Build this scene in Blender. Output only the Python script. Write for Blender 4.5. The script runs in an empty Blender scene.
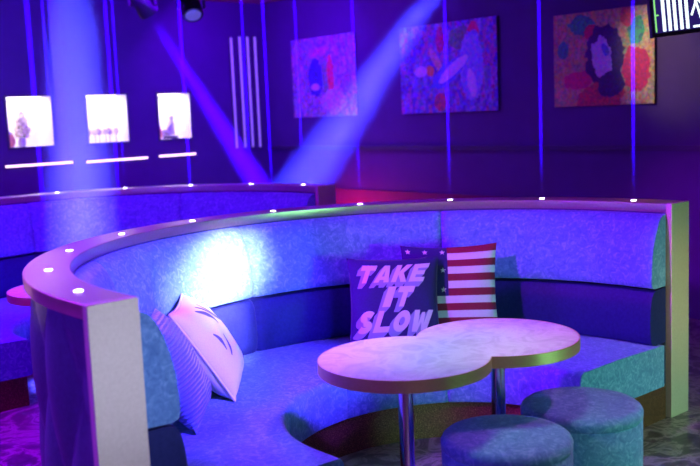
import bpy, bmesh, math, random
from mathutils import Vector, Matrix, noise
R = math.radians
random.seed(7)
scn = bpy.context.scene
col = scn.collection

# ------------------------------------------------------------------ camera
F, PITCH, ROLL, H = 950.0, R(7.2), R(2.4), 1.6
cp, sp = math.cos(PITCH), math.sin(PITCH)
fwd = Vector((0, cp, -sp)); up0 = Vector((0, sp, cp)); r0 = Vector((1, 0, 0))
cR = r0 * math.cos(ROLL) - up0 * math.sin(ROLL)
cU = r0 * math.sin(ROLL) + up0 * math.cos(ROLL)
EYE = Vector((0, 0, H))
cam_data = bpy.data.cameras.new('camera')
cam = bpy.data.objects.new('camera', cam_data); col.objects.link(cam)
M4 = Matrix((cR, cU, -fwd)).transposed().to_4x4(); M4.translation = EYE
cam.matrix_world = M4
cam_data.sensor_width = 36; cam_data.lens = F / 700 * 36
cam_data.clip_start = .05
cam_data.dof.use_dof = True; cam_data.dof.focus_distance = 4.3; cam_data.dof.aperture_fstop = 2.2
scn.camera = cam

def ray(x, y): return cR * ((x - 350) / F) + cU * (-(y - 233) / F) + fwd
def at_z(x, y, z):
    d = ray(x, y); return EYE + d * ((z - H) / d.z)
def at_y(x, y, Y):
    d = ray(x, y); return EYE + d * (Y / d.y)
def at_plane(x, y, p, n):
    d = ray(x, y); return EYE + d * ((p - EYE).dot(n) / d.dot(n))

# ------------------------------------------------------------------ helpers
def link(o, parent=None):
    col.objects.link(o)
    if parent: o.parent = parent
    return o
def obj(name, bm, mat, parent=None, smooth=True, angle=40):
    me = bpy.data.meshes.new(name)
    bmesh.ops.recalc_face_normals(bm, faces=bm.faces)
    if smooth:
        for f in bm.faces: f.smooth = True
        for e in bm.edges:
            if len(e.link_faces) == 2 and e.calc_face_angle(0) > R(angle): e.smooth = False
    bm.to_mesh(me); bm.free()
    for m in (mat if isinstance(mat, (list, tuple)) else [mat]): me.materials.append(m)
    return link(bpy.data.objects.new(name, me), parent)
def empty(name, loc, rz=0):
    o = bpy.data.objects.new(name, None); link(o)
    o.location = loc; o.rotation_euler = (0, 0, rz); o.empty_display_size = .1
    return o
def tag(o, label=None, cat=None, group=None, kind=None):
    if label: o['label'] = label
    if cat: o['category'] = cat
    if group: o['group'] = group
    if kind: o['kind'] = kind
    return o
def copy_tree(o, parent=None):
    c = o.copy(); col.objects.link(c); c.parent = parent
    for ch in list(o.children): copy_tree(ch, c)
    return c

def add_box(bm, lo, hi, mi=0, mat=None):
    vs = [Vector((x, y, z)) for x in (lo[0], hi[0]) for y in (lo[1], hi[1]) for z in (lo[2], hi[2])]
    if mat: vs = [mat @ v for v in vs]
    v = [bm.verts.new(p) for p in vs]
    for q in ((0, 1, 3, 2), (4, 6, 7, 5), (0, 4, 5, 1), (2, 3, 7, 6), (0, 2, 6, 4), (1, 5, 7, 3)):
        bm.faces.new([v[i] for i in q]).material_index = mi
def box_bm(lo, hi, bev=0, mat=None):
    bm = bmesh.new(); add_box(bm, lo, hi, 0, mat)
    if bev: bmesh.ops.bevel(bm, geom=bm.edges[:], offset=bev, segments=2, profile=.5, affect='EDGES')
    return bm
def lathe(bm, prof, n=32, c=(0, 0, 0), mat=None, mi=0):
    rings = []
    for r, z in prof:
        if r < 1e-6:
            p = Vector((c[0], c[1], c[2] + z)); rings.append([bm.verts.new(mat @ p if mat else p)])
        else:
            ring = []
            for i in range(n):
                a = 2 * math.pi * i / n
                p = Vector((c[0] + r * math.cos(a), c[1] + r * math.sin(a), c[2] + z))
                ring.append(bm.verts.new(mat @ p if mat else p))
            rings.append(ring)
    for A, B in zip(rings, rings[1:]):
        if len(A) == 1 and len(B) == 1: continue
        for i in range(n):
            j = (i + 1) % n
            if len(A) == 1: f = bm.faces.new((A[0], B[i], B[j]))
            elif len(B) == 1: f = bm.faces.new((A[i], A[j], B[0]))
            else: f = bm.faces.new((A[i], A[j], B[j], B[i]))
            f.material_index = mi
def lathe_bm(prof, n=32, c=(0, 0, 0), mat=None):
    bm = bmesh.new(); lathe(bm, prof, n, c, mat); return bm
def ball(bm, c, r, sc=(1, 1, 1), seg=12, mi=0):
    k = [(r * math.sin(math.pi * i / 8), -r * math.cos(math.pi * i / 8)) for i in range(9)]
    k[0] = (0, -r); k[-1] = (0, r)
    lathe(bm, k, seg, (0, 0, 0), Matrix.Translation(c) @ Matrix.Diagonal((*sc, 1)), mi)
def tube(bm, a, b, ra, rb, n=12, mi=0):
    a, b = Vector(a), Vector(b); d = b - a
    m = Matrix.Translation(a) @ d.to_track_quat('Z', 'Y').to_matrix().to_4x4()
    lathe(bm, [(0, 0), (ra, 0), (rb, d.length), (0, d.length)], n, (0, 0, 0), m, mi)

# ------------------------------------------------------------------ materials
def mat_new(name):
    m = bpy.data.materials.new(name); m.use_nodes = True
    nt = m.node_tree; b = nt.nodes['Principled BSDF']
    return m, nt, b
def P(name, c, rough=.5, metal=0, emit=None, es=0, sheen=0, coat=0, spec=None):
    m, nt, b = mat_new(name)
    b.inputs['Base Color'].default_value = (*c, 1); b.inputs['Roughness'].default_value = rough
    b.inputs['Metallic'].default_value = metal
    if emit: b.inputs['Emission Color'].default_value = (*emit, 1); b.inputs['Emission Strength'].default_value = es
    if sheen: b.inputs['Sheen Weight'].default_value = sheen; b.inputs['Sheen Roughness'].default_value = .4
    if coat: b.inputs['Coat Weight'].default_value = coat
    if spec is not None: b.inputs['Specular IOR Level'].default_value = spec
    return m
def N(nt, t, **kw):
    n = nt.nodes.new(t)
    for k, v in kw.items():
        if k in n.inputs: n.inputs[k].default_value = v
        else: setattr(n, k, v)
    return n
def ramp(nt, src, stops):
    r = nt.nodes.new('ShaderNodeValToRGB'); cr = r.color_ramp
    while len(cr.elements) < len(stops): cr.elements.new(.5)
    for e, (p, c) in zip(cr.elements, stops): e.position = p; e.color = (*c, 1)
    nt.links.new(src, r.inputs[0]); return r.outputs[0]
def mottled(name, stops, scale=20, detail=5, rough=.5, metal=0, bump=0, sheen=0, dist=.0, bscale=None, spec=None):
    m, nt, b = mat_new(name)
    tc = N(nt, 'ShaderNodeTexCoord')
    n = N(nt, 'ShaderNodeTexNoise', Scale=scale, Detail=detail, Roughness=.6, Distortion=dist)
    nt.links.new(tc.outputs['Object'], n.inputs['Vector'])
    nt.links.new(ramp(nt, n.outputs['Fac'], stops), b.inputs['Base Color'])
    b.inputs['Roughness'].default_value = rough; b.inputs['Metallic'].default_value = metal
    if spec is not None: b.inputs['Specular IOR Level'].default_value = spec
    if sheen:
        b.inputs['Sheen Weight'].default_value = sheen; b.inputs['Sheen Roughness'].default_value = .35
    if bump:
        n2 = n
        if bscale:
            n2 = N(nt, 'ShaderNodeTexNoise', Scale=bscale, Detail=3)
            nt.links.new(tc.outputs['Object'], n2.inputs['Vector'])
        bp = N(nt, 'ShaderNodeBump', Strength=bump, Distance=.01)
        nt.links.new(n2.outputs['Fac'], bp.inputs['Height']); nt.links.new(bp.outputs[0], b.inputs['Normal'])
    return m

M = {}
M['velvet'] = mottled('teal_crushed_velvet', [(.3, (.075, .19, .43)), (.5, (.11, .26, .53)), (.70, (.23, .42, .70))], 30, 6, .8, 0, .25, .18, 1.6, spec=.2)
M['leather'] = mottled('navy_leather', [(.3, (.012, .018, .11)), (.7, (.018, .026, .14))], 60, 3, .5, 0, .08, spec=.12)
M['tuft'] = mottled('dark_blue_upholstery', [(.3, (.045, .06, .12)), (.7, (.06, .08, .16))], 60, 3, .45, 0, .08)
M['brass'] = mottled('brushed_champagne_metal', [(.3, (.62, .54, .40)), (.7, (.68, .60, .46))], 90, 2, .33, .85, 0)
M['post_metal'] = mottled('pale_brushed_metal', [(.3, (.60, .54, .42)), (.7, (.66, .60, .48))], 90, 2, .5, .4)
M['brass_band'] = mottled('brass_edge_metal', [(.3, (.78, .56, .28)), (.7, (.82, .60, .32))], 90, 2, .42, .8, 0)
M['plinth'] = mottled('speckled_bronze', [(.35, (.06, .025, .018)), (.55, (.22, .085, .045)), (.75, (.60, .30, .16))], 220, 4, .38, .6, .4)
M['led'] = P('led_lens', (.9, .9, 1), .3, 0, (.75, .7, 1), 14)
M['chrome'] = P('chrome', (.75, .75, .78), .12, 1)
M['black'] = P('black_plastic', (.012, .012, .015), .4)
M['white_fabric'] = mottled('white_print_fabric', [(.3, (.62, .6, .63)), (.7, (.7, .68, .7))], 200, 2, .85, 0, .1, .2)
M['letter'] = P('white_print', (.60, .62, .70), .8)
M['letter_side'] = P('pale_blue_print', (.25, .29, .52), .8)
M['navy_fabric'] = mottled('navy_fabric', [(.3, (.014, .010, .10)), (.7, (.02, .015, .13))], 150, 2, .85, 0, .1, .2)
M['red_fabric'] = mottled('red_fabric', [(.3, (.21, .006, .03)), (.7, (.26, .010, .04))], 150, 2, .85, 0, .1)
M['grey_print'] = P('grey_print', (.10, .09, .16), .85)
M['marble'] = mottled('pale_marble', [(.30, (.52, .50, .50)), (.48, (.66, .63, .64)), (.56, (.74, .72, .72)), (.75, (.60, .57, .58))], 7, 9, .42, 0, 0, dist=2.2)
M['floor'] = mottled('dark_marble_floor', [(.30, (.04, .036, .042)), (.44, (.11, .095, .10)), (.51, (.36, .31, .29)), (.58, (.13, .11, .11)), (.75, (.06, .05, .06))], 4.5, 10, .3, 0, .05, dist=1.8)
M['wall'] = mottled('dark_plum_wall', [(.3, (.065, .03, .12)), (.7, (.08, .035, .14))], 3, 4, .7, 0, .03, bscale=60)
M['wall_low'] = mottled('crimson_wainscot', [(.3, (.14, .015, .05)), (.7, (.17, .02, .06))], 5, 3, .6)
M['rail'] = P('dark_rail', (.05, .04, .07), .5)
M['ceiling'] = P('brown_ceiling', (.5, .26, .16), .8)
M['niche'] = P('niche_white', (.85, .82, .84), .7)
M['frame'] = P('dark_frame', (.06, .045, .08), .45)
M['strip'] = P('light_strip', (.8, .7, .75), .4, 0, (1.0, .62, .75), 2.6)
M['bar'] = P('light_bar_glow', (.6, .55, .75), .4, 0, (.42, .25, .85), .42)
M['cream'] = P('cream_petals', (.82, .74, .5), .7)
M['lilac'] = P('lilac_petals', (.45, .32, .7), .7)
M['orange'] = P('orange_glaze', (.75, .3, .16), .4)
M['stone'] = P('grey_figurine', (.5, .46, .48), .6)
M['green'] = P('leaf_green', (.12, .2, .08), .7)

def cord_material():
    m, nt, b = mat_new('blue_corduroy')
    tc = N(nt, 'ShaderNodeTexCoord')
    w = N(nt, 'ShaderNodeTexWave', Scale=19.0, Distortion=1.2, bands_direction='Y'); w.inputs['Detail Scale'].default_value = 2
    nt.links.new(tc.outputs['Object'], w.inputs['Vector'])
    nt.links.new(ramp(nt, w.outputs['Fac'], [(0, (.06, .15, .42)), (1, (.10, .23, .55))]), b.inputs['Base Color'])
    bp = N(nt, 'ShaderNodeBump', Strength=.8, Distance=.012)
    nt.links.new(w.outputs['Fac'], bp.inputs['Height']); nt.links.new(bp.outputs[0], b.inputs['Normal'])
    b.inputs['Roughness'].default_value = .85; b.inputs['Sheen Weight'].default_value = .4
    return m
M['cord'] = cord_material()

# ------------------------------------------------------------------ booth seating
TH = math.atan2(.651, .759)
T = Vector((math.cos(TH), math.sin(TH), 0)); NN = Vector((math.sin(TH), -math.cos(TH), 0))
C1 = Vector((.385, 3.81, 0)); EXT = .146
def path(s0, s1, step=.035):
    """stations along the horseshoe: negative = straight run before 0 deg, 0..180 = degrees, over 180 = straight run after"""
    out = []
    def st(kind, v): out.append((kind, v))
    if s0 < 0: st('a', -s0)
    lo, hi = max(0, s0), min(180, s1)
    n = max(2, int((hi - lo) / 2.0))
    for i in range(n + 1): st('p', lo + (hi - lo) * i / n)
    if s1 > 180: st('b', s1 - 180)
    return out
def station(k, v, r):
    if k == 'a': return Vector((r, -v, 0))
    if k == 'b': return Vector((-r, -v, 0))
    return Vector((r * math.cos(R(v)), r * math.sin(R(v)), 0))
def phi_of(k, v): return 0 if k == 'a' else 180 if k == 'b' else v
def sweep(prof, s0, s1, puff=0, rback=None, pends=(1, 1)):
    """prof: list of (r, z) or a function of the angle; puff pulls the panel in beside its seams"""
    bm = bmesh.new(); rows = []
    P_ = path(s0, s1)
    if puff:                                                       # extra stations next to the two ends
        lo = station(*P_[0], 1.3); extra = []
        for (k, v) in P_: pass
        a0, a1 = P_[0], P_[-1]
        if a0[0] == 'p': P_ = [a0, ('p', a0[1] + .25), ('p', a0[1] + .7), ('p', a0[1] + 1.4)] + [q for q in P_ if q[0] != 'p' or q[1] > a0[1] + 1.9]
        else: P_ = [a0, ('a', a0[1] - .006), ('a', a0[1] - .016), ('a', a0[1] - .035)] + P_[1:]
        if a1[0] == 'p': P_ = [q for q in P_ if q[0] != 'p' or q[1] < a1[1] - 1.9] + [('p', a1[1] - 1.4), ('p', a1[1] - .7), ('p', a1[1] - .25), a1]
        else: P_ = P_[:-1] + [('b', a1[1] - .035), ('b', a1[1] - .016), ('b', a1[1] - .006), a1]
    pts = [station(k, v, 1.3) for k, v in P_]
    L = [0]
    for a, b in zip(pts, pts[1:]): L.append(L[-1] + (b - a).length)
    for (k, v), l in zip(P_, L):
        pr = prof(phi_of(k, v)) if callable(prof) else prof
        d = min(l, L[-1] - l)
        pe = (pends[0] if l < L[-1] / 2 else pends[1]) * puff
        q = pe * math.exp(-d / .015) if puff else 0
        zc = sum(z for r, z in pr) / len(pr)
        row = []
        for r, z in pr:
            rr = r + q if (rback and r < rback - .005) else r
            zz = z + (zc - z) * q * .9 if puff else z
            p = station(k, v, rr); row.append(bm.verts.new((p.x, p.y, zz)))
        rows.append(row)
    n = len(rows[0])
    for A, B in zip(rows, rows[1:]):
        for i in range(n):
            j = (i + 1) % n
            bm.faces.new((A[i], A[j], B[j], B[i]))
    bm.faces.new(rows[0]); bm.faces.new(rows[-1])
    return bm

UPPER = [(1.455, .678), (1.36, .674), (1.336, .68), (1.326, .694), (1.325, .72), (1.326, .76), (1.332, .82), (1.346, .89), (1.368, .955), (1.39, 1.0), (1.41, 1.024), (1.43, 1.036), (1.455, 1.038)]
LOWER = [(1.455, .392), (1.36, .388), (1.334, .394), (1.322, .41), (1.316, .45), (1.314, .52), (1.318, .58), (1.328, .63), (1.345, .658), (1.375, .668), (1.455, .67)]
def seat_r(phi): return .70 * .64 / math.sqrt((.64 * math.cos(R(phi))) ** 2 + (.70 * math.sin(R(phi))) ** 2)
def seat_prof(phi):
    r = seat_r(phi)
    return [(1.40, .178), (r + .02, .178), (r + .006, .184), (r, .20), (r, .35), (r + .004, .372), (r + .014, .386), (r + .032, .391), (1.0, .396), (1.40, .388)]
def plinth_prof(phi):
    r = seat_r(phi) + .035
    return [(1.44, 0), (r, 0), (r, .178), (1.44, .178)]

E_PAD = EXT - .03
def end_of(frac, right): return -frac if right else 180 + frac
SEAMS = [-E_PAD, 44.5, 91.0, 136.0, 180 + E_PAD]
def make_booth():
    root = empty('booth_sofa', C1, TH)
    # shell carrying the upholstery
    obj('shell', sweep([(1.455, 0), (1.57, 0), (1.57, 1.045), (1.455, 1.045)], -(EXT - .033), 180 + EXT - .033), M['tuft'], root)
    # deep tufted outside
    bm = bmesh.new(); P_ = path(-(EXT - .036), 180 + EXT - .036); st = []
    P_ = [P_[0]] + [('p', i * .8) for i in range(226)] + [P_[-1]]
    nz = 46; rows = []; l = 0; prev = None
    for k, v in P_:
        p0 = station(k, v, 1.6)
        l += (p0 - prev).length if prev else 0; prev = p0
        row = []
        for j in range(nz + 1):
            z = .012 + (1.04 - .012) * j / nz
            u = l / .34; w = z / .80
            d = abs(math.sin(math.pi * (u + w)) * math.sin(math.pi * (u - w)))
            r = 1.572 + .046 * min(1, d) ** .5
            r = min(r, 1.593 + .3 * (1.045 - z))
            p = station(k, v, r); row.append(bm.verts.new((p.x, p.y, z)))
        rows.append(row)
    for A, B in zip(rows, rows[1:]):
        for j in range(nz): bm.faces.new((A[j], A[j + 1], B[j + 1], B[j]))
    obj('tufted_panel', bm, M['tuft'], root, angle=75)
    # metal top rim and the two end posts
    obj('rim', sweep([(1.462, 1.045), (1.622, 1.045), (1.624, 1.048), (1.624, 1.087), (1.621, 1.09), (1.463, 1.09), (1.46, 1.087), (1.46, 1.048)], -(EXT - .0335), 180 + EXT - .0335), M['brass'], root)
    for s in (1, -1):
        xs = sorted((s * 1.46, s * 1.624))
        obj('end_post', box_bm((xs[0], -EXT, 0), (xs[1], -(EXT - .033), 1.09), .002), M['post_metal'], root, False)
    for a, b in zip(SEAMS, SEAMS[1:]):
        pe = (.15 if a < 0 else 1, .15 if b > 180 else 1)
        obj('back_cushion', sweep(UPPER, a, b, .024, 1.455, pe), M['velvet'], root)
        obj('lumbar_panel', sweep(LOWER, a, b, .018, 1.455, pe), M['leather'], root)
        sa = -(EXT - .004) if a < 0 else a; sb = 180 + EXT - .004 if b > 180 else b
        obj('seat_cushion', sweep(seat_prof, sa, sb, .008, 1.40, pe), M['velvet'], root)
    obj('plinth', sweep(plinth_prof, -(EXT - .02), 180 + EXT - .02), M['plinth'], root)
    for i in range(10):
        p = station('p', 4.2 + i * 19.1, 1.535)
        obj('led_light', lathe_bm([(0, 0), (.014, 0), (.014, .0015), (.011, .003), (0, .003)], 20, (p.x, p.y, 1.0901)), M['led'], root)
    return root
booth = make_booth()
tag(booth, 'curved teal velvet booth with wide metal rim holding four cushions in the foreground', 'booth', 'horseshoe booths')
booth2 = copy_tree(booth)
D2 = -NN * 2.77
booth2.location = C1 + D2
tag(booth2, 'curved booth further back, behind the front booth, below the lit wall niches', 'booth', 'horseshoe booths')

# ------------------------------------------------------------------ tables
def eight(r, d, grow=0):
    r = r + grow; h = d / 2; a = math.acos(h / r); pts = []
    n = 40
    for i in range(n + 1):
        t = a + (2 * math.pi - 2 * a) * i / n
        pts.append((-h + r * math.cos(t), r * math.sin(t)))
    for i in range(1, n):
        t = math.pi + a + (2 * math.pi - 2 * a) * i / n
        pts.append((h + r * math.cos(t), r * math.sin(t)))
    return pts
def prism(pts, z0, z1, bm=None):
    bm = bm or bmesh.new()
    A = [bm.verts.new((x, y, z0)) for x, y in pts]; B = [bm.verts.new((x, y, z1)) for x, y in pts]
    bm.faces.new(A); bm.faces.new(B)
    for i in range(len(pts)):
        j = (i + 1) % len(pts); bm.faces.new((A[i], A[j], B[j], B[i]))
    return bm
def band(pi, po, z0, z1):
    bm = bmesh.new(); n = len(pi)
    V = [[bm.verts.new((x, y, z)) for x, y in pp] for pp, z in ((pi, z0), (po, z0), (po, z1), (pi, z1))]
    for k in range(4):
        A, B = V[k], V[(k + 1) % 4]
        for i in range(n):
            j = (i + 1) % n; bm.faces.new((A[i], A[j], B[j], B[i]))
    return bm
LA, LB = Vector((.18, 3.42, 0)), Vector((.565, 3.68, 0))
def make_table():
    d = (LB - LA).length; rz = math.atan2((LB - LA).y, (LB - LA).x)
    root = empty('cocktail_table', (LA + LB) / 2, rz)
    obj('tabletop', prism(eight(.317, d), .657, .70), M['marble'], root)
    obj('edge_band', band(eight(.317, d, .0002), eight(.317, d, .004), .656, .7005), M['brass_band'], root)
    for s in (-1, 1):
        pole = obj('leg', lathe_bm([(0, .012), (.0285, .012), (.0285, .656), (0, .656)], 28, (s * d / 2, 0, 0)), M['chrome'], root)
        obj('foot_plate', lathe_bm([(0, 0), (.08, 0), (.08, .006), (.072, .012), (0, .012)], 40, (s * d / 2, 0, 0)), M['chrome'], root)
    return root
table = make_table()
tag(table, 'pale marble cocktail table of two joined circles in front of the cushions', 'table', 'figure-of-eight tables')
table2 = copy_tree(table)
lob = at_z(10, 293, .7)
table2.location = table.location + D2 + Vector((.03, -.28, 0))
tag(table2, 'small pinkish table peeking out left, behind the curved rim of the front booth', 'table', 'figure-of-eight tables')

# ------------------------------------------------------------------ stools
def make_stool():
    root = empty('stool', (0, 0, 0))
    r = .235
    obj('base', lathe_bm([(0, 0), (r - .03, 0), (r - .03, .02), (0, .02)], 48), M['black'], root)
    obj('body', lathe_bm([(0, .02), (r - .006, .02), (r, .028), (r, .372), (r - .003, .378), (0, .378)], 64), M['velvet'], root)
    obj('seat', lathe_bm([(0, .378), (r - .004, .378), (r + .001, .384), (r + .002, .405), (r - .004, .418), (r - .014, .426), (r - .032, .4295), (r * .5, .431), (0, .432)], 64), M['velvet'], root)
    return root
st1 = make_stool(); st1.location = (.534, 3.315, 0)
tag(st1, 'round teal velvet stool at the bottom edge, nearest of the two stools', 'stool', 'round stools')
st2 = copy_tree(st1); st2.location = (.884, 3.637, 0); st2.rotation_euler.z = 1.1
tag(st2, 'round teal velvet stool behind the nearer one, by the right end of the booth', 'stool', 'round stools')

# ------------------------------------------------------------------ cushions
def cushion_h(u, v, t):
    return t * max(0, (1 - abs(u) ** 2.6)) ** .52 * max(0, (1 - abs(v) ** 2.6)) ** .52
def cushion_xy(u, v, a):
    return (a * u * (1 - .07 * (1 - v * v) * abs(u)), a * v * (1 - .07 * (1 - u * u) * abs(v)))
def spaced(n):
    return [math.sin(math.pi / 2 * (-1 + 2 * i / n)) * .35 + (-1 + 2 * i / n) * .65 for i in range(n + 1)]
def cushion_bm(a, t, us=None, vs=None, midx=None, seed=0):
    us = us or spaced(28); vs = vs or spaced(28)
    bm = bmesh.new(); grid = {}
    for side in (1, -1):
        for i, u in enumerate(us):
            for j, v in enumerate(vs):
                edge = i in (0, len(us) - 1) or j in (0, len(vs) - 1)
                if edge and side == -1: grid[side, i, j] = grid[1, i, j]; continue
                x, y = cushion_xy(u, v, a); h = cushion_h(u, v, t)
                w = noise.noise(Vector((u * 2.1 + seed, v * 2.1, side * 3))) * .008 * min(1, h / t * 2)
                grid[side, i, j] = bm.verts.new((x, y, side * h + w))
    for side in (1, -1):
        for i in range(len(us) - 1):
            for j in range(len(vs) - 1):
                q = [grid[side, i, j], grid[side, i + 1, j], grid[side, i + 1, j + 1], grid[side, i, j + 1]]
                f = bm.faces.new(q)
                if midx: f.material_index = midx((us[i] + us[i + 1]) / 2, (vs[j] + vs[j + 1]) / 2, side)
    return bm
def on_front(bm_src, verts_uv, a, t, seed, lift):
    out = []
    for u, v in verts_uv:
        x, y = cushion_xy(u, v, a); h = cushion_h(u, v, t)
        w = noise.noise(Vector((u * 2.1 + seed, v * 2.1, 3))) * .008 * min(1, h / t * 2)
        out.append(bm_src.verts.new((x, y, h + w + lift)))
    return out
def place(root, bottom, normal, lean, a, t, spin=0, lift=.0):
    """stand a cushion (local x across, y up, z out of its face) with its lower edge at 'bottom', leaning back"""
    n = Vector(normal).normalized(); side = Vector((0, 0, 1)).cross(n).normalized()
    upv = Vector((0, 0, 1)) * math.cos(lean) - n * math.sin(lean)
    out = side.cross(upv)
    m = Matrix((side, upv, out)).transposed().to_4x4() @ Matrix.Rotation(spin, 4, 'Z')
    m.translation = Vector(bottom) + upv * (a * (1 if not spin else 1.0)) + Vector((0, 0, lift))
    root.matrix_world = m

# flag cushion
def flag_cushion():
    a, t, seed = .253, .075, 3.0
    vs = sorted(set([round(-1 + 2 * k / 13, 5) for k in range(14)] + [round(-1 + 2 * (k + .5) / 13, 5) for k in range(13)] + [-.975, .975, -.99, .99]))
    us = sorted(set([round(x, 5) for x in spaced(24)] + [-.04]))
    def mi(u, v, side):
        if side < 0: return 0
        k = min(12, int((1 - v) / 2 * 13))
        if u < -.04 and k < 7: return 2
        return 0 if k % 2 == 0 else 1
    bm = cushion_bm(a, t, us, vs, mi, seed)
    rows = 5; top, bot = 1.0, 1 - 14 / 13
    for r_ in range(rows):
        v = top - (r_ + .62) * (top - bot) / (rows + .25)
        for u in ((-.86, -.50, -.14) if r_ % 2 == 0 else (-.68, -.32)):
            pts = []
            for k in range(10):
                ang = math.pi / 2 + k * math.pi / 5; rr = .062 if k % 2 == 0 else .026
                pts.append((u + rr * math.cos(ang), v + rr * math.sin(ang)))
            c = on_front(bm, [(u, v)], a, t, seed, .002)[0]
            ring = on_front(bm, pts, a, t, seed, .002)
            for k in range(10): bm.faces.new((c, ring[k], ring[(k + 1) % 10])).material_index = 1
    return obj('cushion', bm, [M['red_fabric'], M['white_fabric'], M['navy_fabric']], None, angle=60), a, t
fc, fa, ft = flag_cushion()
tag(fc, 'cushion with a stars and stripes flag print leaning on the booth back', 'cushion', 'cushions on the booth')

# lettered cushion
GLYPH = {  # outlines on a 0..1 by 0..1 cell, heavy slab shapes; list of polygons
    'T': [[(0, 1), (1, 1), (1, .70), (.66, .70), (.66, 0), (.34, 0), (.34, .70), (0, .70)]],
    'A': [[(0, 0), (.32, 1), (.68, 1), (.5, .72), (.34, 0)], [(.68, 1), (1, 0), (.66, 0), (.5, .72)], [(.36, .34), (.64, .34), (.64, .14), (.36, .14)]],
    'K': [[(0, 0), (0, 1), (.32, 1), (.32, 0)], [(.32, .62), (.62, 1), (1, 1), (.60, .54), (1, 0), (.62, 0), (.32, .42)]],
    'E': [[(0, 0), (0, 1), (.34, 1), (.34, 0)], [(.34, 1), (1, 1), (1, .76), (.34, .76)], [(.34, .61), (.88, .61), (.88, .39), (.34, .39)], [(.34, .24), (1, .24), (1, 0), (.34, 0)]],
    'I': [[(.1, 0), (.1, 1), (.9, 1), (.9, 0)]],
    'L': [[(0, 0), (0, 1), (.36, 1), (.36, .27), (1, .27), (1, 0)]],
    'W': [[(0, 1), (.27, 1), (.36, .38), (.40, 0), (.14, 0)], [(.36, .38), (.42, .9), (.58, .9), (.64, .38), (.60, 0), (.5, .45), (.40, 0)], [(.73, 1), (1, 1), (.86, 0), (.60, 0), (.64, .38)]],
}
def ring_poly(n=20, w=.31):
    ps = []
    for i in range(n):
        a0, a1 = 2 * math.pi * i / n, 2 * math.pi * (i + 1) / n
        o = lambda t: (.5 + .5 * math.cos(t), .5 + .5 * math.sin(t)); q = lambda t: (.5 + .17 * math.cos(t), .5 + .2 * math.sin(t))
        ps.append([o(a0), o(a1), q(a1), q(a0)])
    return ps
GLYPH['O'] = ring_poly()
def s_poly():
    cl = []
    n = 26
    for i in range(n + 1):
        t = i / n
        if t < .5: a_ = R(25) + (R(270) - R(25)) * t * 2; cl.append((.5 + .34 * math.cos(a_), .735 + .135 * 1.0 * math.sin(a_)))
        else: a_ = R(90) - (R(245)) * (t - .5) * 2; cl.append((.5 + .34 * math.cos(a_), .28 + .15 * math.sin(a_)))
    cl = [(x, y) for x, y in cl]
    w = .14; L, Rr = [], []
    for i in range(len(cl)):
        p, q = cl[max(0, i - 1)], cl[min(len(cl) - 1, i + 1)]
        d = Vector((q[0] - p[0], q[1] - p[1])); d.normalize() if d.length else None
        nx, ny = -d.y, d.x
        L.append((cl[i][0] + nx * w, cl[i][1] + ny * w)); Rr.append((cl[i][0] - nx * w, cl[i][1] - ny * w))
    return [[L[i], L[i + 1], Rr[i + 1], Rr[i]] for i in range(len(cl) - 1)]
GLYPH['S'] = s_poly()
def lettering(bm, a, t, seed):
    """white slanted block capitals with a pale drop block towards the lower left, laid on the cushion's front"""
    lines = [('TAKE', .83, .41, -.74, .74), ('IT', .32, .44, -.20, .40), ('SLOW', -.20, .48, -.80, .80)]
    def put(poly, lift, mi):
        tmp = bmesh.new()
        vs = [tmp.verts.new((x, y, 0)) for x, y in poly]
        try: tmp.faces.new(vs)
        except ValueError: tmp.free(); return
        bmesh.ops.triangulate(tmp, faces=tmp.faces[:])
        for _ in range(2):
            le = [e for e in tmp.edges if e.calc_length() > .12]
            if le: bmesh.ops.subdivide_edges(tmp, edges=le, cuts=1); bmesh.ops.triangulate(tmp, faces=tmp.faces[:])
        tmp.verts.index_update()
        nv = on_front(bm, [(v.co.x, v.co.y) for v in tmp.verts], a, t, seed, lift)
        for f in tmp.faces:
            try: bm.faces.new([nv[v.index] for v in f.verts]).material_index = mi
            except ValueError: pass
        tmp.free()
    for word, vtop, hh, u0, u1 in lines:
        wts = [.62 if c == 'I' else 1.25 if c == 'W' else 1.0 for c in word]
        gap = .05; tot = sum(wts); unit = (u1 - u0 - gap * (len(word) - 1)) / tot; x = u0
        for c, wt in zip(word, wts):
            w = wt * unit
            def tr(p, dx=0, dy=0):
                y = vtop - hh + p[1] * hh
                return (x + p[0] * w + (p[1] - .5) * .16 + dx, y + dy)
            DX, DY = -.11, -.115
            for poly in GLYPH[c]:
                q = [tr(p) for p in poly]; s = [tr(p, DX, DY) for p in poly]
                for i in range(len(q)):
                    j = (i + 1) % len(q); put([q[i], q[j], s[j], s[i]], .0022, 1)
                put(s, .0020, 1)
                put(q, .0040, 0)
            x += w + gap
def letter_cushion():
    a, t, seed = .238, .075, 8.0
    c = obj('cushion', cushion_bm(a, t, seed=seed), M['navy_fabric'], None, angle=60)
    bm = bmesh.new(); lettering(bm, a, t, seed)
    me = bpy.data.meshes.new('lettering'); bm.to_mesh(me); bm.free()
    me.materials.append(M['letter']); me.materials.append(M['letter_side'])
    lo = link(bpy.data.objects.new('lettering', me), c); lo['label'] = 'white slanted block letters reading TAKE IT SLOW'
    return c, a, t
lc, la, lt = letter_cushion()
tag(lc, 'navy cushion with white block letters TAKE IT SLOW, overlapping the flag cushion', 'cushion', 'cushions on the booth')

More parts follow.
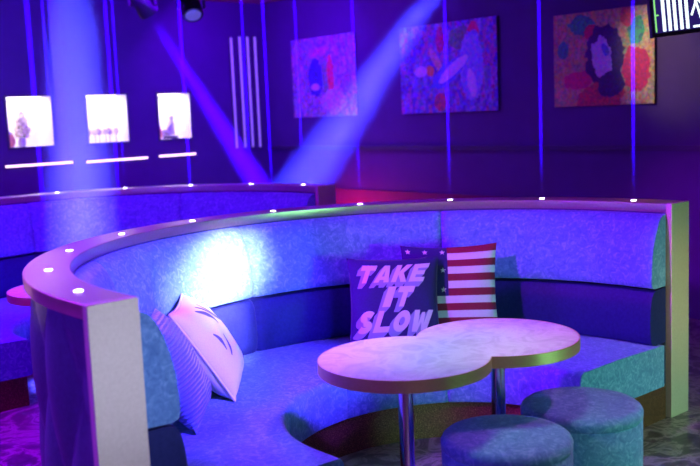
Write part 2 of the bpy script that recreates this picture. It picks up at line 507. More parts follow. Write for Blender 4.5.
# white patterned cushion and corduroy cushion
def print_cushion():
    a, t, seed = .232, .105, 12.0
    bm = cushion_bm(a, t, seed=seed)
    b2 = bm                                                        # dark thin print strokes on the face
    def stroke(pts, w):
        L = []; Rr = []
        for i, p in enumerate(pts):
            q0, q1 = pts[max(0, i - 1)], pts[min(len(pts) - 1, i + 1)]
            d = Vector((q1[0] - q0[0], q1[1] - q0[1])).normalized(); k = w * (1 - .7 * abs(2 * i / (len(pts) - 1) - 1))
            L.append((p[0] - d.y * k, p[1] + d.x * k)); Rr.append((p[0] + d.y * k, p[1] - d.x * k))
        A = on_front(b2, L, a, t, seed, .0025); B = on_front(b2, Rr, a, t, seed, .0025)
        for i in range(len(pts) - 1): b2.faces.new((A[i], A[i + 1], B[i + 1], B[i])).material_index = 1
    def curve(x0, y0, x1, y1, bend, n=12):
        out = []
        for i in range(n + 1):
            s = i / n; k = bend * math.sin(math.pi * s)
            out.append((x0 + (x1 - x0) * s - (y1 - y0) * k, y0 + (y1 - y0) * s + (x1 - x0) * k))
        return out
    for x0, y0, x1, y1, bd, w in ((-.5, .75, -.15, .25, .1, .05), (-.25, .8, .05, .35, .1, .045), (.1, .8, .45, .1, -.12, .05), (.4, .75, .7, .2, .1, .04), (-.3, .05, -.55, -.35, .15, .03), (.35, -.35, .45, -.75, .1, .11), (.55, -.2, .62, -.6, -.1, .06), (-.7, .2, -.6, -.2, .1, .03)):
        stroke(curve(x0, y0, x1, y1, bd), w * 1.7)
    c = obj('cushion', bm, [M['white_fabric'], M['grey_print']], None, angle=60)
    # piping around the edge
    b3 = bmesh.new(); ring = []
    n = 40; outl = [(-1 + 2 * i / n, -1) for i in range(n)] + [(1, -1 + 2 * i / n) for i in range(n)] + [(1 - 2 * i / n, 1) for i in range(n)] + [(-1, 1 - 2 * i / n) for i in range(n)]
    pts = [Vector((*cushion_xy(u, v, a), 0)) for u, v in outl]
    for i, q in enumerate(pts):
        d = (pts[(i + 1) % len(pts)] - pts[i - 1]).normalized(); o = Vector((d.y, -d.x, 0))
        ring.append([b3.verts.new(q + (o * math.cos(k * math.pi / 3) + Vector((0, 0, 1)) * math.sin(k * math.pi / 3)) * .006) for k in range(6)])
    for i in range(len(ring)):
        A, B = ring[i], ring[(i + 1) % len(ring)]
        for k in range(6): b3.faces.new((A[k], A[(k + 1) % 6], B[(k + 1) % 6], B[k]))
    obj('piping', b3, M['white_fabric'], c)
    return c, a, t
wc, wa, wt_ = print_cushion()
tag(wc, 'white cushion with thin dark print strokes beside the blue ribbed cushion', 'cushion', 'cushions on the booth')
cc = obj('cushion', cushion_bm(.23, .085, seed=21.0), M['cord'], None, angle=60)
tag(cc, 'blue ribbed corduroy cushion tucked beside the tall end post on the left', 'cushion', 'cushions on the booth')

place(lc, (.208, 4.72, .398), (-.04, -1, 0), R(17), la, lt)
place(fc, (.508, 4.85, .398), (-.06, -1, 0), R(12), fa, ft)
def place_corner(root, px, py, normal, lean, a, t):
    c = at_z(px, py, .41); n = Vector(normal).normalized(); side = Vector((0, 0, 1)).cross(n)
    b = c + side * a * .95; place(root, (b.x, b.y, .40), normal, lean, a, t)
place_corner(wc, 235, 398, (.998, .06, 0), R(33), wa, wt_)
place_corner(cc, 197, 431, (.985, .03, 0), R(27), .23, .085)

# ------------------------------------------------------------------ room
S_B = 8.7                                                       # distance of the left wall along -NN
BN = NN.copy()                                                   # its inward normal
pB = -NN * S_B
corner = at_plane(268, 120, pB, BN); corner.z = 0
AN = -T                                                          # inward normal of the right wall
pA = corner.copy()
ZC = at_plane(262, 4, pB, BN).z
print('corner', corner, 'ceiling', ZC)
def Bp(s, z, out=0): return corner - T * s + BN * out + Vector((0, 0, z))       # s metres left of the corner
def Ap(s, z, out=0): return corner + NN * s + AN * out + Vector((0, 0, z))      # s metres right of the corner
def B_sz(x, y):
    p = at_plane(x, y, pB, BN); return (corner - p).dot(T), p.z
def A_sz(x, y):
    p = at_plane(x, y, pA, AN); return (p - corner).dot(NN), p.z
MB = Matrix((-T, Vector((0, 0, 1)), BN)).transposed().to_4x4(); MB.translation = corner      # local x left along wall, y up, z into room
MA = Matrix((NN, Vector((0, 0, 1)), AN)).transposed().to_4x4(); MA.translation = corner
LB_, LA_ = 8.5, 11.5

# niche openings, from their corners
niches = []
for (x0, y0), (x1, y1) in (((5.5, 98), (54, 145.5)), ((85.5, 95), (129, 141)), ((157, 93.5), (191.5, 137))):
    a, b = B_sz(x0, y0), B_sz(x1, y1)
    niches.append((min(a[0], b[0]), max(a[0], b[0]), a[1], b[1]))
ztop = sum(n[2] for n in niches) / 3; zbot = sum(n[3] for n in niches) / 3
print('niches', niches)
# left wall with the three openings
bm = bmesh.new()
xs = sorted([0, LB_] + [v for n in niches for v in n[:2]]); zs = [0, zbot, ztop, ZC]
for i in range(len(xs) - 1):
    for j in range(3):
        xm = (xs[i] + xs[i + 1]) / 2
        if j == 1 and any(n[0] < xm < n[1] for n in niches): continue
        bm.faces.new([bm.verts.new(MB @ Vector(p)) for p in ((xs[i], zs[j], 0), (xs[i + 1], zs[j], 0), (xs[i + 1], zs[j + 1], 0), (xs[i], zs[j + 1], 0))])
bmesh.ops.remove_doubles(bm, verts=bm.verts, dist=1e-5)
tag(obj('wall_left', bm, M['wall'], None, False), kind='structure')
bm = bmesh.new(); add_box(bm, (0, 0, -.12), (LA_, ZC, 0), 0, MA)
tag(obj('wall_right', bm, M['wall'], None, False), kind='structure')
bm = bmesh.new(); add_box(bm, (0, 0, 0), (3.8, .83, .02), 0, MA)
tag(obj('trim_1', bm, M['wall_low'], None, False), kind='structure')
bm = bmesh.new(); add_box(bm, (0, A_sz(460, 148)[1] - .02, 0), (LA_, A_sz(460, 148)[1] + .02, .025), 0, MA)
tag(obj('trim_2', bm, M['rail'], None, False), kind='structure')
def quad(z, name, m, thick):
    bm = bmesh.new()
    pts = [Bp(LB_, 0), corner, Ap(LA_, 0), Ap(LA_, 0) - T * LB_]
    prism([(p.x, p.y) for p in pts], z, z + thick, bm)
    return tag(obj(name, bm, m, None, False), kind='structure')
quad(-.1, 'floor', M['floor'], .1)
quad(ZC, 'ceiling', M['ceiling'], .1)

def light(kind, name, loc, target, color, energy, **kw):
    d = bpy.data.lights.new(name, kind); d.color = color; d.energy = energy
    for k, v in kw.items(): setattr(d, k, v)
    o = bpy.data.objects.new(name, d); link(o)
    o.location = loc
    o.rotation_euler = (Vector(target) - Vector(loc)).to_track_quat('-Z', 'Y').to_euler()
    return o

# display niches
DEP = .32
NT = ['lit wall niche, leftmost of the three, with a cream flower arrangement', 'lit wall niche, middle of the three, with lilac blossoms along its base', 'lit wall niche, rightmost of the three, holding a small seated figurine']
niche_roots = []
for (s0, s1, _, _), lab in zip(niches, NT):
    root = empty('display_niche', MB @ Vector(((s0 + s1) / 2, zbot, 0)))
    root.matrix_world = MB @ Matrix.Translation(((s0 + s1) / 2, zbot, 0))
    tag(root, lab, 'display niche', 'lit wall niches')
    w, h = (s1 - s0) / 2, ztop - zbot
    bm = bmesh.new(); th = .02
    add_box(bm, (-w - th, -th, -DEP - th), (w + th, h + th, -DEP))
    add_box(bm, (-w - th, -th, -DEP), (w + th, 0, -.001)); add_box(bm, (-w - th, h, -DEP), (w + th, h + th, -.001))
    add_box(bm, (-w - th, 0, -DEP), (-w, h, -.001)); add_box(bm, (w, 0, -DEP), (w + th, h, -.001))
    obj('lining', bm, M['niche'], root, False)
    bm = bmesh.new(); fr = .018
    for lo, hi in (((-w - fr, -fr, 0), (w + fr, 0, .012)), ((-w - fr, h, 0), (w + fr, h + fr, .012)), ((-w - fr, 0, 0), (-w, h, .012)), ((w, 0, 0), (w + fr, h, .012))): add_box(bm, lo, hi)
    obj('frame', bm, M['frame'], root, False)
    obj('lamp', box_bm((-w * .8, h - .015, -DEP * .6), (w * .8, h - .001, -DEP * .4)), P('niche_lamp', (1, 1, 1), .4, 0, (1, .93, .92), 2.5), root, False)
    l = light('AREA', 'niche_glow', MB @ Vector(((s0 + s1) / 2, ztop - .02, -DEP * .45)), MB @ Vector(((s0 + s1) / 2, zbot, -DEP * .5)), (1, .9, .92), 2.2, shape='RECTANGLE', size=w * 1.5, size_y=DEP * .6)
    niche_roots.append((root, w, h))
def niche_item(k, x, z): return MB @ Vector(((niches[k][0] + niches[k][1]) / 2 + x, zbot + .001, z))
def bouquet(name, loc, hgt, wid, mats, n, label, vase=True):
    root = empty(name, loc); tag(root, label, 'flowers')
    obj('vase', lathe_bm([(0, 0), (.03, 0), (.038, .03), (.03, .07), (.024, .085), (0, .085)], 16), M['stone'], root)
    bm = bmesh.new()
    for i in range(n):
        t = (i + .5) / n; rr = wid * (1 - t * .85); a = i * 2.4
        ball(bm, (rr * math.cos(a) * random.uniform(.4, 1), rr * .6 * math.sin(a), .09 + t * (hgt - .11)), random.uniform(.022, .034), (1, 1, .8), 8, 0)
    obj('blooms', bm, mats[0], root)
    bm = bmesh.new()
    for i in range(7):
        a = i * .9; tube(bm, (0, 0, .06), (wid * .7 * math.cos(a), wid * .4 * math.sin(a), .13 + .03 * (i % 3)), .004, .003, 6)
    obj('stems', bm, M['green'], root)
    return root
bouquet('flower_arrangement', niche_item(0, .03, -.15), .36, .10, [M['cream']], 34, 'tall cream flower arrangement inside the leftmost lit niche')
def pot(k, x, z, label):
    root = empty('pot', niche_item(k, x, z)); tag(root, label, 'pot')
    obj('body', lathe_bm([(0, 0), (.03, 0), (.045, .03), (.048, .06), (.036, .10), (.03, .12), (0, .12)], 18), M['orange'], root)
    obj('lid', lathe_bm([(0, .12), (.032, .12), (.026, .135), (.008, .14), (.008, .15), (0, .152)], 18), M['stone'], root)
pot(0, .165, -.1, 'small orange pot at the left side of the leftmost lit niche')
pot(2, .15, -.1, 'small orange pot at the left side of the rightmost lit niche')
for i in range(6):
    r_ = empty('blossom', niche_item(1, .155 - i * .056, -.12 + .03 * (i % 2)))
    tag(r_, 'lilac and white blossom in the row along the base of the middle niche', 'flowers', 'blossoms in the middle niche')
    bm = bmesh.new(); tube(bm, (0, 0, 0), (0, 0, .08), .005, .004, 6); obj('stem', bm, M['green'], r_)
    bm = bmesh.new()
    for k in range(7):
        a = k * .9; ball(bm, (.018 * math.cos(a) * (k > 0), .018 * math.sin(a) * (k > 0), .085 + .02 * (k % 3)), .0155, (1, 1, .8), 8)
    obj('petals', bm, M['lilac'] if i % 2 == 0 else M['niche'], r_)
def figurine(loc):
    root = empty('figurine', loc); tag(root, 'small grey seated figurine in the rightmost lit niche', 'figurine')
    bm = bmesh.new()
    tube(bm, (0, 0, .04), (.01, 0, .15), .045, .032, 12); ball(bm, (.012, 0, .155), .034); tube(bm, (.012, 0, .16), (.014, 0, .19), .014, .012)
    ball(bm, (.016, 0, .215), .03, (.9, .95, 1.15)); 
    tube(bm, (-.01, .02, .05), (-.07, .05, .06), .026, .018); tube(bm, (-.07, .05, .06), (-.06, .05, .0), .018, .014)
    tube(bm, (.0, -.02, .05), (-.06, -.05, .085), .026, .018); tube(bm, (-.06, -.05, .085), (-.07, -.05, .0), .018, .014)
    tube(bm, (.02, .035, .145), (-.02, .05, .09), .012, .01); tube(bm, (.02, -.035, .145), (-.03, -.045, .1), .012, .01)
    obj('statue', bm, M['stone'], root)
    obj('base', lathe_bm([(0, 0), (.085, 0), (.085, .02), (.075, .025), (0, .025)], 24), M['frame'], root)
figurine(niche_item(2, -.02, -.14))

# light strips below the niches
SN = ['thin glowing light strip below the leftmost niche', 'thin glowing light strip below the middle niche', 'thin glowing light strip below the rightmost niche']
for (xa, ya, xb, yb), lab in zip(((5, 166.5, 72, 162.5), (86, 161.3, 147, 158.3), (158.5, 156, 195, 154)), SN):
    a, b = B_sz(xa, ya), B_sz(xb, yb); z = (a[1] + b[1]) / 2
    root = empty('light_strip', (0, 0, 0)); root.matrix_world = MB @ Matrix.Translation(((a[0] + b[0]) / 2, z, 0))
    w = abs(a[0] - b[0]) / 2
    tag(root, lab, 'light strip', 'light strips under the niches')
    obj('housing', box_bm((-w - .01, -.014, 0), (w + .01, .014, .012)), M['frame'], root, False)
    obj('diffuser', box_bm((-w, -.009, .012), (w, .009, .02), .002), M['strip'], root)
# upright light bars near the corner
for i, ((xa, ya), (xb, yb)) in enumerate((((229.5, 38), (236, 148)), ((238.3, 37), (244.2, 147.5)), ((246.3, 37), (251.5, 147)), ((254, 37), (258.5, 147)))):
    a, b = B_sz(xa, ya), B_sz(xb, yb); s = (a[0] + b[0]) / 2
    root = empty('light_bar', (0, 0, 0)); root.matrix_world = MB @ Matrix.Translation((s, (a[1] + b[1]) / 2, 0)); hh = abs(a[1] - b[1]) / 2
    tag(root, ['leftmost of the four tall upright light bars near the room corner', 'second from left of the four tall upright light bars', 'third from left of the four tall upright light bars', 'rightmost of the four tall upright light bars, nearest the corner'][i], 'light bar', 'upright light bars')
    obj('housing', box_bm((-.02, -hh - .01, 0), (.02, hh + .01, .015)), M['frame'], root, False)
    obj('tube', box_bm((-.009, -hh, .015), (.009, hh, .032), .003), M['bar'], root)

# ------------------------------------------------------------------ paintings (plain abstract stand-ins)
def painting_mat(name, blocks, base_scale, shapes):
    """blocks: palette stops for a blocky mosaic; shapes: (cx, cy, rx, ry, rot, colour, soft)"""
    m, nt, b = mat_new(name); L = nt.links.new
    tc = N(nt, 'ShaderNodeTexCoord')
    v = N(nt, 'ShaderNodeTexVoronoi', Scale=base_scale); v.distance = 'CHEBYCHEV'
    mp = N(nt, 'ShaderNodeMapping'); mp.inputs['Scale'].default_value = (1.5, .8, 1)
    L(tc.outputs['Object'], mp.inputs[0]); L(mp.outputs[0], v.inputs['Vector'])
    sep = N(nt, 'ShaderNodeSeparateColor'); L(v.outputs['Color'], sep.inputs[0])
    cr = nt.nodes.new('ShaderNodeValToRGB'); cr.color_ramp.interpolation = 'CONSTANT'
    while len(cr.color_ramp.elements) < len(blocks): cr.color_ramp.elements.new(.5)
    for i, (e, c) in enumerate(zip(cr.color_ramp.elements, blocks)): e.position = i / len(blocks); e.color = (*c, 1)
    L(sep.outputs[0], cr.inputs[0]); cur = cr.outputs[0]
    nz = N(nt, 'ShaderNodeTexNoise', Scale=20, Detail=8); L(tc.outputs['Object'], nz.inputs['Vector'])
    for cx, cy, rx, ry, rot, c, soft in shapes:
        mp = N(nt, 'ShaderNodeMapping'); mp.vector_type = 'TEXTURE'
        mp.inputs['Location'].default_value = (cx, cy, 0); mp.inputs['Rotation'].default_value = (0, 0, rot); mp.inputs['Scale'].default_value = (rx, ry, 1)
        mp.inputs['Scale'].default_value[2] = 100
        L(tc.outputs['Object'], mp.inputs[0])
        ln = N(nt, 'ShaderNodeVectorMath', operation='LENGTH'); L(mp.outputs[0], ln.inputs[0])
        ad = N(nt, 'ShaderNodeMath', operation='MULTIPLY_ADD'); L(nz.outputs['Fac'], ad.inputs[0]); ad.inputs[1].default_value = soft
        L(ln.outputs['Value'], ad.inputs[2])
        lt = N(nt, 'ShaderNodeMath', operation='LESS_THAN'); L(ad.outputs[0], lt.inputs[0]); lt.inputs[1].default_value = 1 + soft * .5
        mx = N(nt, 'ShaderNodeMix', data_type='RGBA'); L(lt.outputs[0], mx.inputs[0]); L(cur, mx.inputs[6]); mx.inputs[7].default_value = (*c, 1)
        cur = mx.outputs[2]
    v2 = N(nt, 'ShaderNodeTexVoronoi', Scale=base_scale * 2.4); L(tc.outputs['Object'], v2.inputs['Vector'])
    mx = N(nt, 'ShaderNodeMix', data_type='RGBA', blend_type='OVERLAY'); mx.inputs[0].default_value = .5
    L(cur, mx.inputs[6]); L(v2.outputs['Color'], mx.inputs[7]); cur = mx.outputs[2]
    L(cur, b.inputs['Base Color']); b.inputs['Roughness'].default_value = .55
    return m
PT = [
    (((292.5, 40), (356, 33), (359, 116), (296, 117)), painting_mat('canvas_muted_colours', [(.25, .2, .4), (.35, .2, .35), (.3, .35, .4), (.45, .35, .4), (.2, .3, .35)], 18,
        [(-.05, .26, .17, .05, .1, (.5, .2, .35), .5), (-.12, .0, .12, .2, 0, (.05, .05, .4), .5), (-.13, -.1, .07, .035, 0, (.7, .5, .6), .3), (.04, .0, .05, .17, 0, (.2, .4, .25), .5), (.12, .02, .055, .2, .05, (.75, .05, .15), .5), (.16, -.25, .2, .12, 0, (.55, .5, .65), .8)]),
     'smallest painting, a muted abstract canvas with blue and red blobs, beside the light bars'),
    (((401.5, 27), (498, 17.5), (500, 111), (403, 113.5)), painting_mat('canvas_blue_colours', [(.12, .1, .5), (.2, .15, .6), (.4, .15, .4), (.15, .25, .45), (.3, .3, .6)], 18,
        [(.18, .25, .15, .1, .1, (.15, .4, .2), .5), (.32, .27, .07, .11, 0, (.8, .08, .12), .6), (-.07, .25, .05, .12, 0, (.6, .06, .2), .6), (.3, .0, .14, .3, 0, (.3, .35, .8), .6), (-.12, .06, .04, .16, .6, (.7, .5, .45), .4), (.02, -.05, .22, .09, .5, (.12, .2, .75), .4), (.08, -.02, .2, .05, .55, (.75, .75, .85), .5), (-.2, -.02, .05, .05, 0, (.75, .4, .1), .4), (-.32, -.02, .08, .05, 0, (.7, .65, .75), .5), (-.08, -.3, .08, .08, 0, (.5, .1, .15), .5), (.3, -.15, .05, .12, .2, (.7, .7, .85), .6)]),
     'middle painting, a bright blue and violet abstract canvas crossed by the slanting beam'),
    (((555, 14.5), (655, 5.5), (657.5, 104), (556.5, 106.5)), painting_mat('canvas_ochre_colours', [(.62, .42, .10), (.50, .42, .14), (.66, .42, .18), (.40, .38, .14), (.6, .34, .10)], 26,
        [(-.18, .26, .12, .08, 0, (.05, .4, .18), .9), (-.36, .08, .05, .07, 0, (.05, .4, .18), .8), (.3, .18, .07, .1, 0, (.05, .35, .15), .8), (-.1, .2, .06, .06, 0, (.7, .05, .08), .8), (.3, -.1, .12, .16, 0, (.65, .03, .08), .9), (-.22, -.16, .13, .07, 0, (.7, .04, .1), .9), (.22, .3, .06, .08, 0, (.6, .05, .08), .8), (.02, .02, .17, .23, 0, (.05, .03, .08), .6), (.0, .0, .09, .17, .2, (.65, .6, .72), .9), (.03, .06, .03, .05, .5, (.15, .25, .6), .8), (-.02, -.3, .22, .12, .25, (.55, .08, .05), .5), (.08, -.2, .12, .1, .3, (.05, .04, .08), .6)]),
     'rightmost painting, an ochre, red and green abstract canvas with a dark and pale centre'),
]
for corners, m, lab in PT:
    q = [A_sz(*c) for c in corners]
    s0 = (q[0][0] + q[3][0]) / 2; s1 = (q[1][0] + q[2][0]) / 2; z1 = (q[0][1] + q[1][1]) / 2; z0 = (q[2][1] + q[3][1]) / 2
    print('painting', s0, s1, z0, z1)
    root = empty('painting', (0, 0, 0)); root.matrix_world = MA @ Matrix.Translation(((s0 + s1) / 2, (z0 + z1) / 2, 0))
    tag(root, lab, 'painting', 'paintings on the right wall')
    w, h = (s1 - s0) / 2, (z1 - z0) / 2
    obj('stretcher', box_bm((-w + .012, -h + .012, 0), (w - .012, h - .012, .014)), M['frame'], root, False)
    obj('canvas', box_bm((-w, -h, .014), (w, h, .024), .003), m, root, False)

# ------------------------------------------------------------------ television
TVY = 5.6
tl, bl, br = at_y(643, -4, TVY), at_y(652.5, 38, TVY), at_y(702, 31.5, TVY)
tv = empty('television', (0, 0, 0))
ux = (br - bl).normalized()
uy = (tl - bl); uy = (uy - ux * uy.dot(ux)).normalized(); uz = ux.cross(uy)
uy2 = uy.copy(); uz = ux.cross(uy2).normalized(); uy = uz.cross(ux)
m = Matrix((ux, uy, uz)).transposed().to_4x4(); m.translation = bl
tv.matrix_world = m
tag(tv, 'black wall television showing white stripes, cut off at the top right corner', 'television')
TW, THh = .80, .46
obj('casing', box_bm((0, 0, -.05), (TW, THh, 0), .004), M['black'], tv, False)
obj('screen', box_bm((.018, .022, 0), (TW - .018, THh - .018, .002)), P('screen_glass', (.01, .01, .03), .2, 0, (.02, .01, .12), 1), tv, False)
bm = bmesh.new()
for x in (.065, .098, .131, .166, .2): add_box(bm, (x, .028, .0021), (x + .018, THh - .03, .003))
def seg(x0, y0, x1, y1, w):
    d = Vector((x1 - x0, y1 - y0)); L = d.length; a = math.atan2(d.y, d.x)
    add_box(bm, (0, -w / 2, .0021), (L, w / 2, .003), 0, Matrix.Translation((x0, y0, 0)) @ Matrix.Rotation(a, 4, 'Z'))
for s in ((.235, .10, .275, .20, .012), (.26, .2, .30, .03, .012), (.24, .035, .30, .035, .012), (.27, .2, .34, .10, .012), (.34, .03, .42, .03, .014), (.33, .03, .345, .12, .01), (.36, .06, .40, .1, .01), (.30, .2, .36, .33, .012), (.40, .1, .44, .3, .012)): seg(*s)
obj('screen_image', bm, P('screen_white', (.8, .9, .9), .4, 0, (.8, 1, .95), 1.6), tv, False)
bm = bmesh.new(); add_box(bm, (.022, .028, .0021), (.03, THh - .03, .003)); add_box(bm, (.03, .12, .0021), (.045, .128, .003))
obj('screen_trace', bm, P('screen_green', (.3, .6, .2), .4, 0, (.25, .8, .15), 1.2), tv, False)
bm = bmesh.new(); p_ = m @ Vector((TW / 2, THh * .6, -.06)); q_ = Vector((p_.x, p_.y + .12, ZC)); iv = m.inverted()
tube(bm, iv @ p_, iv @ Vector((p_.x, p_.y + .12, p_.z)), .03, .03); tube(bm, iv @ Vector((p_.x, p_.y + .12, p_.z)), iv @ q_, .02, .02)
obj('ceiling_bracket', bm, M['black'], tv)

# ------------------------------------------------------------------ stage lights
def moving_head(px, py, Y, target, label):
    p = at_y(px, py, Y); root = empty('stage_light', p)
    d = (Vector(target) - p).normalized(); tag(root, label, 'stage light', 'ceiling stage lights')
    q = d.to_track_quat('Z', 'Y').to_matrix().to_4x4()
    obj('head', lathe_bm([(0, -.12), (.05, -.12), (.075, -.09), (.08, 0), (.085, .06), (.085, .10), (.07, .10), (0, .095)], 24, mat=q), M['black'], root)
    obj('lens', lathe_bm([(0, .101), (.066, .101), (.06, .108), (0, .112)], 24, mat=q), P('stage_lens', (.1, .1, .3), .1, 0, (.25, .2, 1), .35), root)
    bm = bmesh.new()
    add_box(bm, (-.115, -.03, -.02), (-.095, .03, .2)); add_box(bm, (.095, -.03, -.02), (.115, .03, .2)); add_box(bm, (-.115, -.05, .2), (.115, .05, .24))
    obj('yoke', bm, M['black'], root, False)
    top = ZC - p.z
    bm = bmesh.new(); add_box(bm, (-.10, -.09, .24), (.10, .09, .32)); tube(bm, (0, 0, .32), (0, 0, top), .02, .02)
    obj('mount', bm, M['black'], root, False)
    return p
E1 = at_y(262, 190, 9.0)
h1 = moving_head(143, 3, 8.0, E1, 'black stage light at the top edge throwing the thin slanting beam, left of its twin')
h2 = moving_head(191, 6, 8.0, at_y(215, 110, 7.4), 'unlit black stage light at the top edge, right of its twin')

# ------------------------------------------------------------------ light shafts in the haze
def haze(name, dens):
    m = bpy.data.materials.new(name); m.use_nodes = True; nt = m.node_tree
    for n in list(nt.nodes): nt.nodes.remove(n)
    o = nt.nodes.new('ShaderNodeOutputMaterial'); v = nt.nodes.new('ShaderNodeVolumeScatter')
    v.inputs['Density'].default_value = dens; v.inputs['Color'].default_value = (1, 1, 1, 1)
    nt.links.new(v.outputs[0], o.inputs['Volume']); return m
M['haze'] = haze('haze', .08); M['haze_thin'] = haze('haze_fine', .11)
def constant_falloff(l, strength, kind='Constant'):
    d = l.data; d.use_nodes = True; nt = d.node_tree
    em = nt.nodes['Emission']; f = nt.nodes.new('ShaderNodeLightFalloff'); f.inputs['Strength'].default_value = strength
    nt.links.new(f.outputs[kind], em.inputs['Strength'])
def shaft(name, a, b, ra, rb, m, label, group):
    a, b = Vector(a), Vector(b); bm = bmesh.new(); tube(bm, (0, 0, 0), b - a, ra, rb, 24)
    o = obj(name, bm, m); o.location = a
    tag(o, label, 'light beam', group); return o
def thin_beam(p, label, ztop, en):
    a = Vector(p) + Vector((0, 0, .004)); b = Vector((p[0], p[1], ztop))
    shaft('light_beam', a, b, .009, .010, M['haze_thin'], label, 'thin upright beams')
    l = light('SPOT', 'led_spot', a - Vector((0, 0, .0005)), b, (.02, .0, 1), 1, spot_size=R(4.5), spot_blend=.6, shadow_soft_size=.009)
    constant_falloff(l, en)
ORD = ['first', 'second', 'third', 'fourth', 'fifth', 'sixth', 'seventh', 'eighth', 'ninth', 'tenth']
mw = Matrix.Translation(C1) @ Matrix.Rotation(TH, 4, 'Z')
for i in range(10):
    p = mw @ station('p', 4.2 + i * 19.1, 1.535); p.z = 1.094
    thin_beam(p, 'thin violet beam from the %s rim light of the front booth, counted from its right end' % ORD[i], ZC - .02, 200000)
for i in range(10):
    p = mw @ station('p', 4.2 + i * 19.1, 1.535) + D2; p.z = 1.094
    q = p - EYE; zc = q.dot(fwd); X = 350 + F * q.dot(cR) / zc
    if X > -10: thin_beam(p, 'thin violet beam from the %s rim light of the back booth, counted from its right end' % ORD[i], ZC - .02, 200000)

def big_beam(a, b, ra, rb, color, en, label, mname='haze', blend=.7):
    a, b = Vector(a), Vector(b); L = (b - a).length; d = (b - a) / L
    back = L * ra / (rb - ra)                                    # apex of the cone lies behind the lens
    shaft('light_beam', a, b, ra, rb, M[mname], label, 'broad stage beams')
    l = light('SPOT', 'beam_spot', a + d * .002, b, color, 1, spot_size=2 * math.atan(rb / (L)) * 1.0, spot_blend=blend, shadow_soft_size=ra * .8)
    constant_falloff(l, en, 'Linear')
big_beam(at_y(67, -70, 6.0), at_y(88, 330, 5.9), .18, .25, (.05, .05, 1), 70000, 'broad pale blue upright beam at the left, falling between the two booths')
big_beam(h1 + (E1 - h1).normalized() * .12, E1, .05, .14, (.04, .0, 1), 56000, 'narrow blue beam slanting down to the right from a stage light')
big_beam(at_y(462, -52, 7.3), at_y(278, 222, 8.0), .10, .27, (.03, .025, 1), 60000, 'broad blue beam slanting down to the left across the paintings')

# ------------------------------------------------------------------ room lighting: colour washes plus added fills without fixtures
VIO = (.11, .0, 1.0)
light('SPOT', 'wash_left', (-2.0, 2.6, 2.7), (1.1, 4.95, .75), (.46, .0, 1), 960, spot_size=R(33), spot_blend=.5, shadow_soft_size=.12)
light('SPOT', 'wash_blue', (1.2, 2.2, 2.6), (-.92, 4.3, .65), (.16, .03, 1), 1900, spot_size=R(37), spot_blend=.5, shadow_soft_size=.12)
light('SPOT', 'table_fill', (.40, 3.50, 2.7), (.37, 3.55, .7), (.38, .85, .45), 120, spot_size=R(30), spot_blend=.4, shadow_soft_size=.25)  # added overhead spot, not a fixture; tones the tabletop alone
light('SPOT', 'stool_fill', (1.9, 3.5, 2.7), (.80, 3.38, .44), (.9, .12, .8), 130, spot_size=R(25), spot_blend=.5, shadow_soft_size=.1)  # added spot with no lamp behind it, tints the stool tops violet
light('SPOT', 'fill_right', (3.5, 2.0, .8), (1.3, 4.1, .35), (.27, 1, .50), 250, spot_size=R(50), spot_blend=.8, shadow_soft_size=.4)
light('SPOT', 'warm_right', (2.9, 1.0, 1.2), (1.66, 4.72, .65), (1, .42, .08), 190, spot_size=R(12), spot_blend=.6, shadow_soft_size=.2)  # added narrow spot that warms the right end post, no lamp there
light('AREA', 'front_fill', (1.0, -.4, 1.7), (.4, 3.8, .6), (.75, .66, .8), 10, shape='DISK', size=1.6)
light('SPOT', 'post_key', (1.9, 1.0, 1.3), (-.68, 2.75, .85), (.56, .6, 1), 520, spot_size=R(15), spot_blend=.5, shadow_soft_size=.45)
light('SPOT', 'rim_fill', (-2.0, 4.0, 2.7), (-1.0, 3.3, 1.05), (.55, .2, 1), 260, spot_size=R(40), spot_blend=.8, shadow_soft_size=.3)  # added spot from above tinting the left rim, not one of its LEDs
light('SPOT', 'side_violet', (-2.4, 1.6, 2.0), (-.9, 2.9, .6), (.25, .02, 1), 260, spot_size=R(40), spot_blend=.8, shadow_soft_size=.2)
light('SPOT', 'edge_warm', (-2.7, 2.3, 1.25), (-1.08, 3.1, 1.068), (1, .5, .14), 260, spot_size=R(9), spot_blend=1, shadow_soft_size=.05)
light('SPOT', 'floor_fill', (3.0, 1.2, 2.7), (2.1, 4.3, 0), (1, .82, .85), 170, spot_size=R(34), spot_blend=.8, shadow_soft_size=.2)  # added unseen spot that lifts the marble on the right
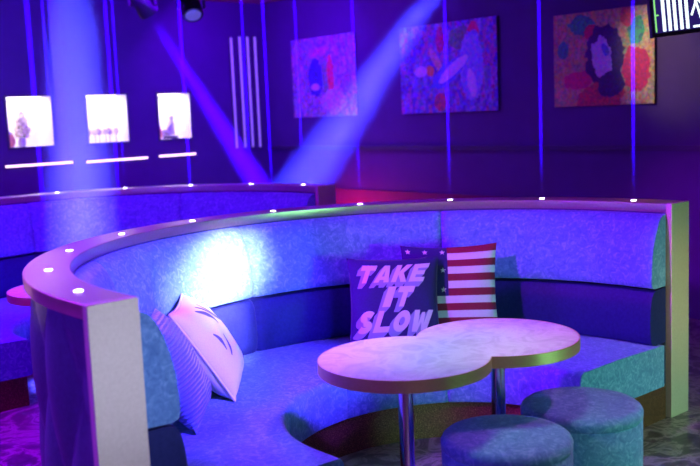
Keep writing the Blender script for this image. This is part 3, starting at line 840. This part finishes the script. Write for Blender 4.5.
def hot(phi, z, e, size, blend):
    tgt = mw @ station('p', phi, 1.34); tgt.z = z
    light('SPOT', 'hot_spot', (.9, 2.0, 2.2), tgt, (.72, .56, 1), e, spot_size=R(size), spot_blend=blend, shadow_soft_size=.06)
light('SPOT', 'hot_spot', (.9, 2.0, 2.2), (-.7, 4.25, .72), (.42, .36, 1), 330, spot_size=R(26), spot_blend=1, shadow_soft_size=.06)
light('SPOT', 'hot_spot', (.9, 2.0, 2.2), (-.60, 4.30, .62), (.05, 1, .4), 120, spot_size=R(13), spot_blend=1, shadow_soft_size=.06)  # added green spot taking the pink off the white cushion
hot(95, .90, 4200, 8, 1); hot(101, .80, 4200, 9, 1); hot(109, .70, 2000, 9, 1); hot(100, .55, 4500, 7, 1)
light('AREA', 'back_violet_left', Bp(2.6, 2.7, 1.6), Bp(2.6, 1.2, 0), VIO, 120, shape='RECTANGLE', size=4.5, size_y=.5)
light('SPOT', 'wash_back', (-.2, 4.6, 2.7), (-1.7, 7.2, .75), (.42, .0, 1), 280, spot_size=R(60), spot_blend=.8, shadow_soft_size=.12)
light('AREA', 'back_violet_right', Ap(1.3, 2.7, 1.3), Ap(1.3, 1.4, 0), (.17, .0, 1), 60, shape='RECTANGLE', size=2.0, size_y=.5)
light('SPOT', 'picture_fill', Ap(4.3, ZC - .1, 1.3), Ap(4.9, 1.9, 0), (1, .85, .55), 75, spot_size=R(27), spot_blend=.6, shadow_soft_size=.1)  # added neutral spot, no fixture; keeps the ochre canvas from going violet
light('AREA', 'back_red', Ap(1.4, .5, .5), Ap(1.6, .5, 0), (1, .02, .2), 8, shape='DISK', size=.3)
light('AREA', 'floor_magenta', (-2.4, 4.4, 2.7), (-1.9, 3.8, 0), (.30, .0, 1), 230, shape='DISK', size=.6)

w = bpy.data.worlds.new('world'); scn.world = w; w.use_nodes = True
w.node_tree.nodes['Background'].inputs[0].default_value = (.2, .03, .6, 1)
w.node_tree.nodes['Background'].inputs[1].default_value = .035
scn.view_settings.view_transform = 'Standard'; scn.view_settings.look = 'None'
scn.view_settings.exposure = 0; scn.view_settings.gamma = 1
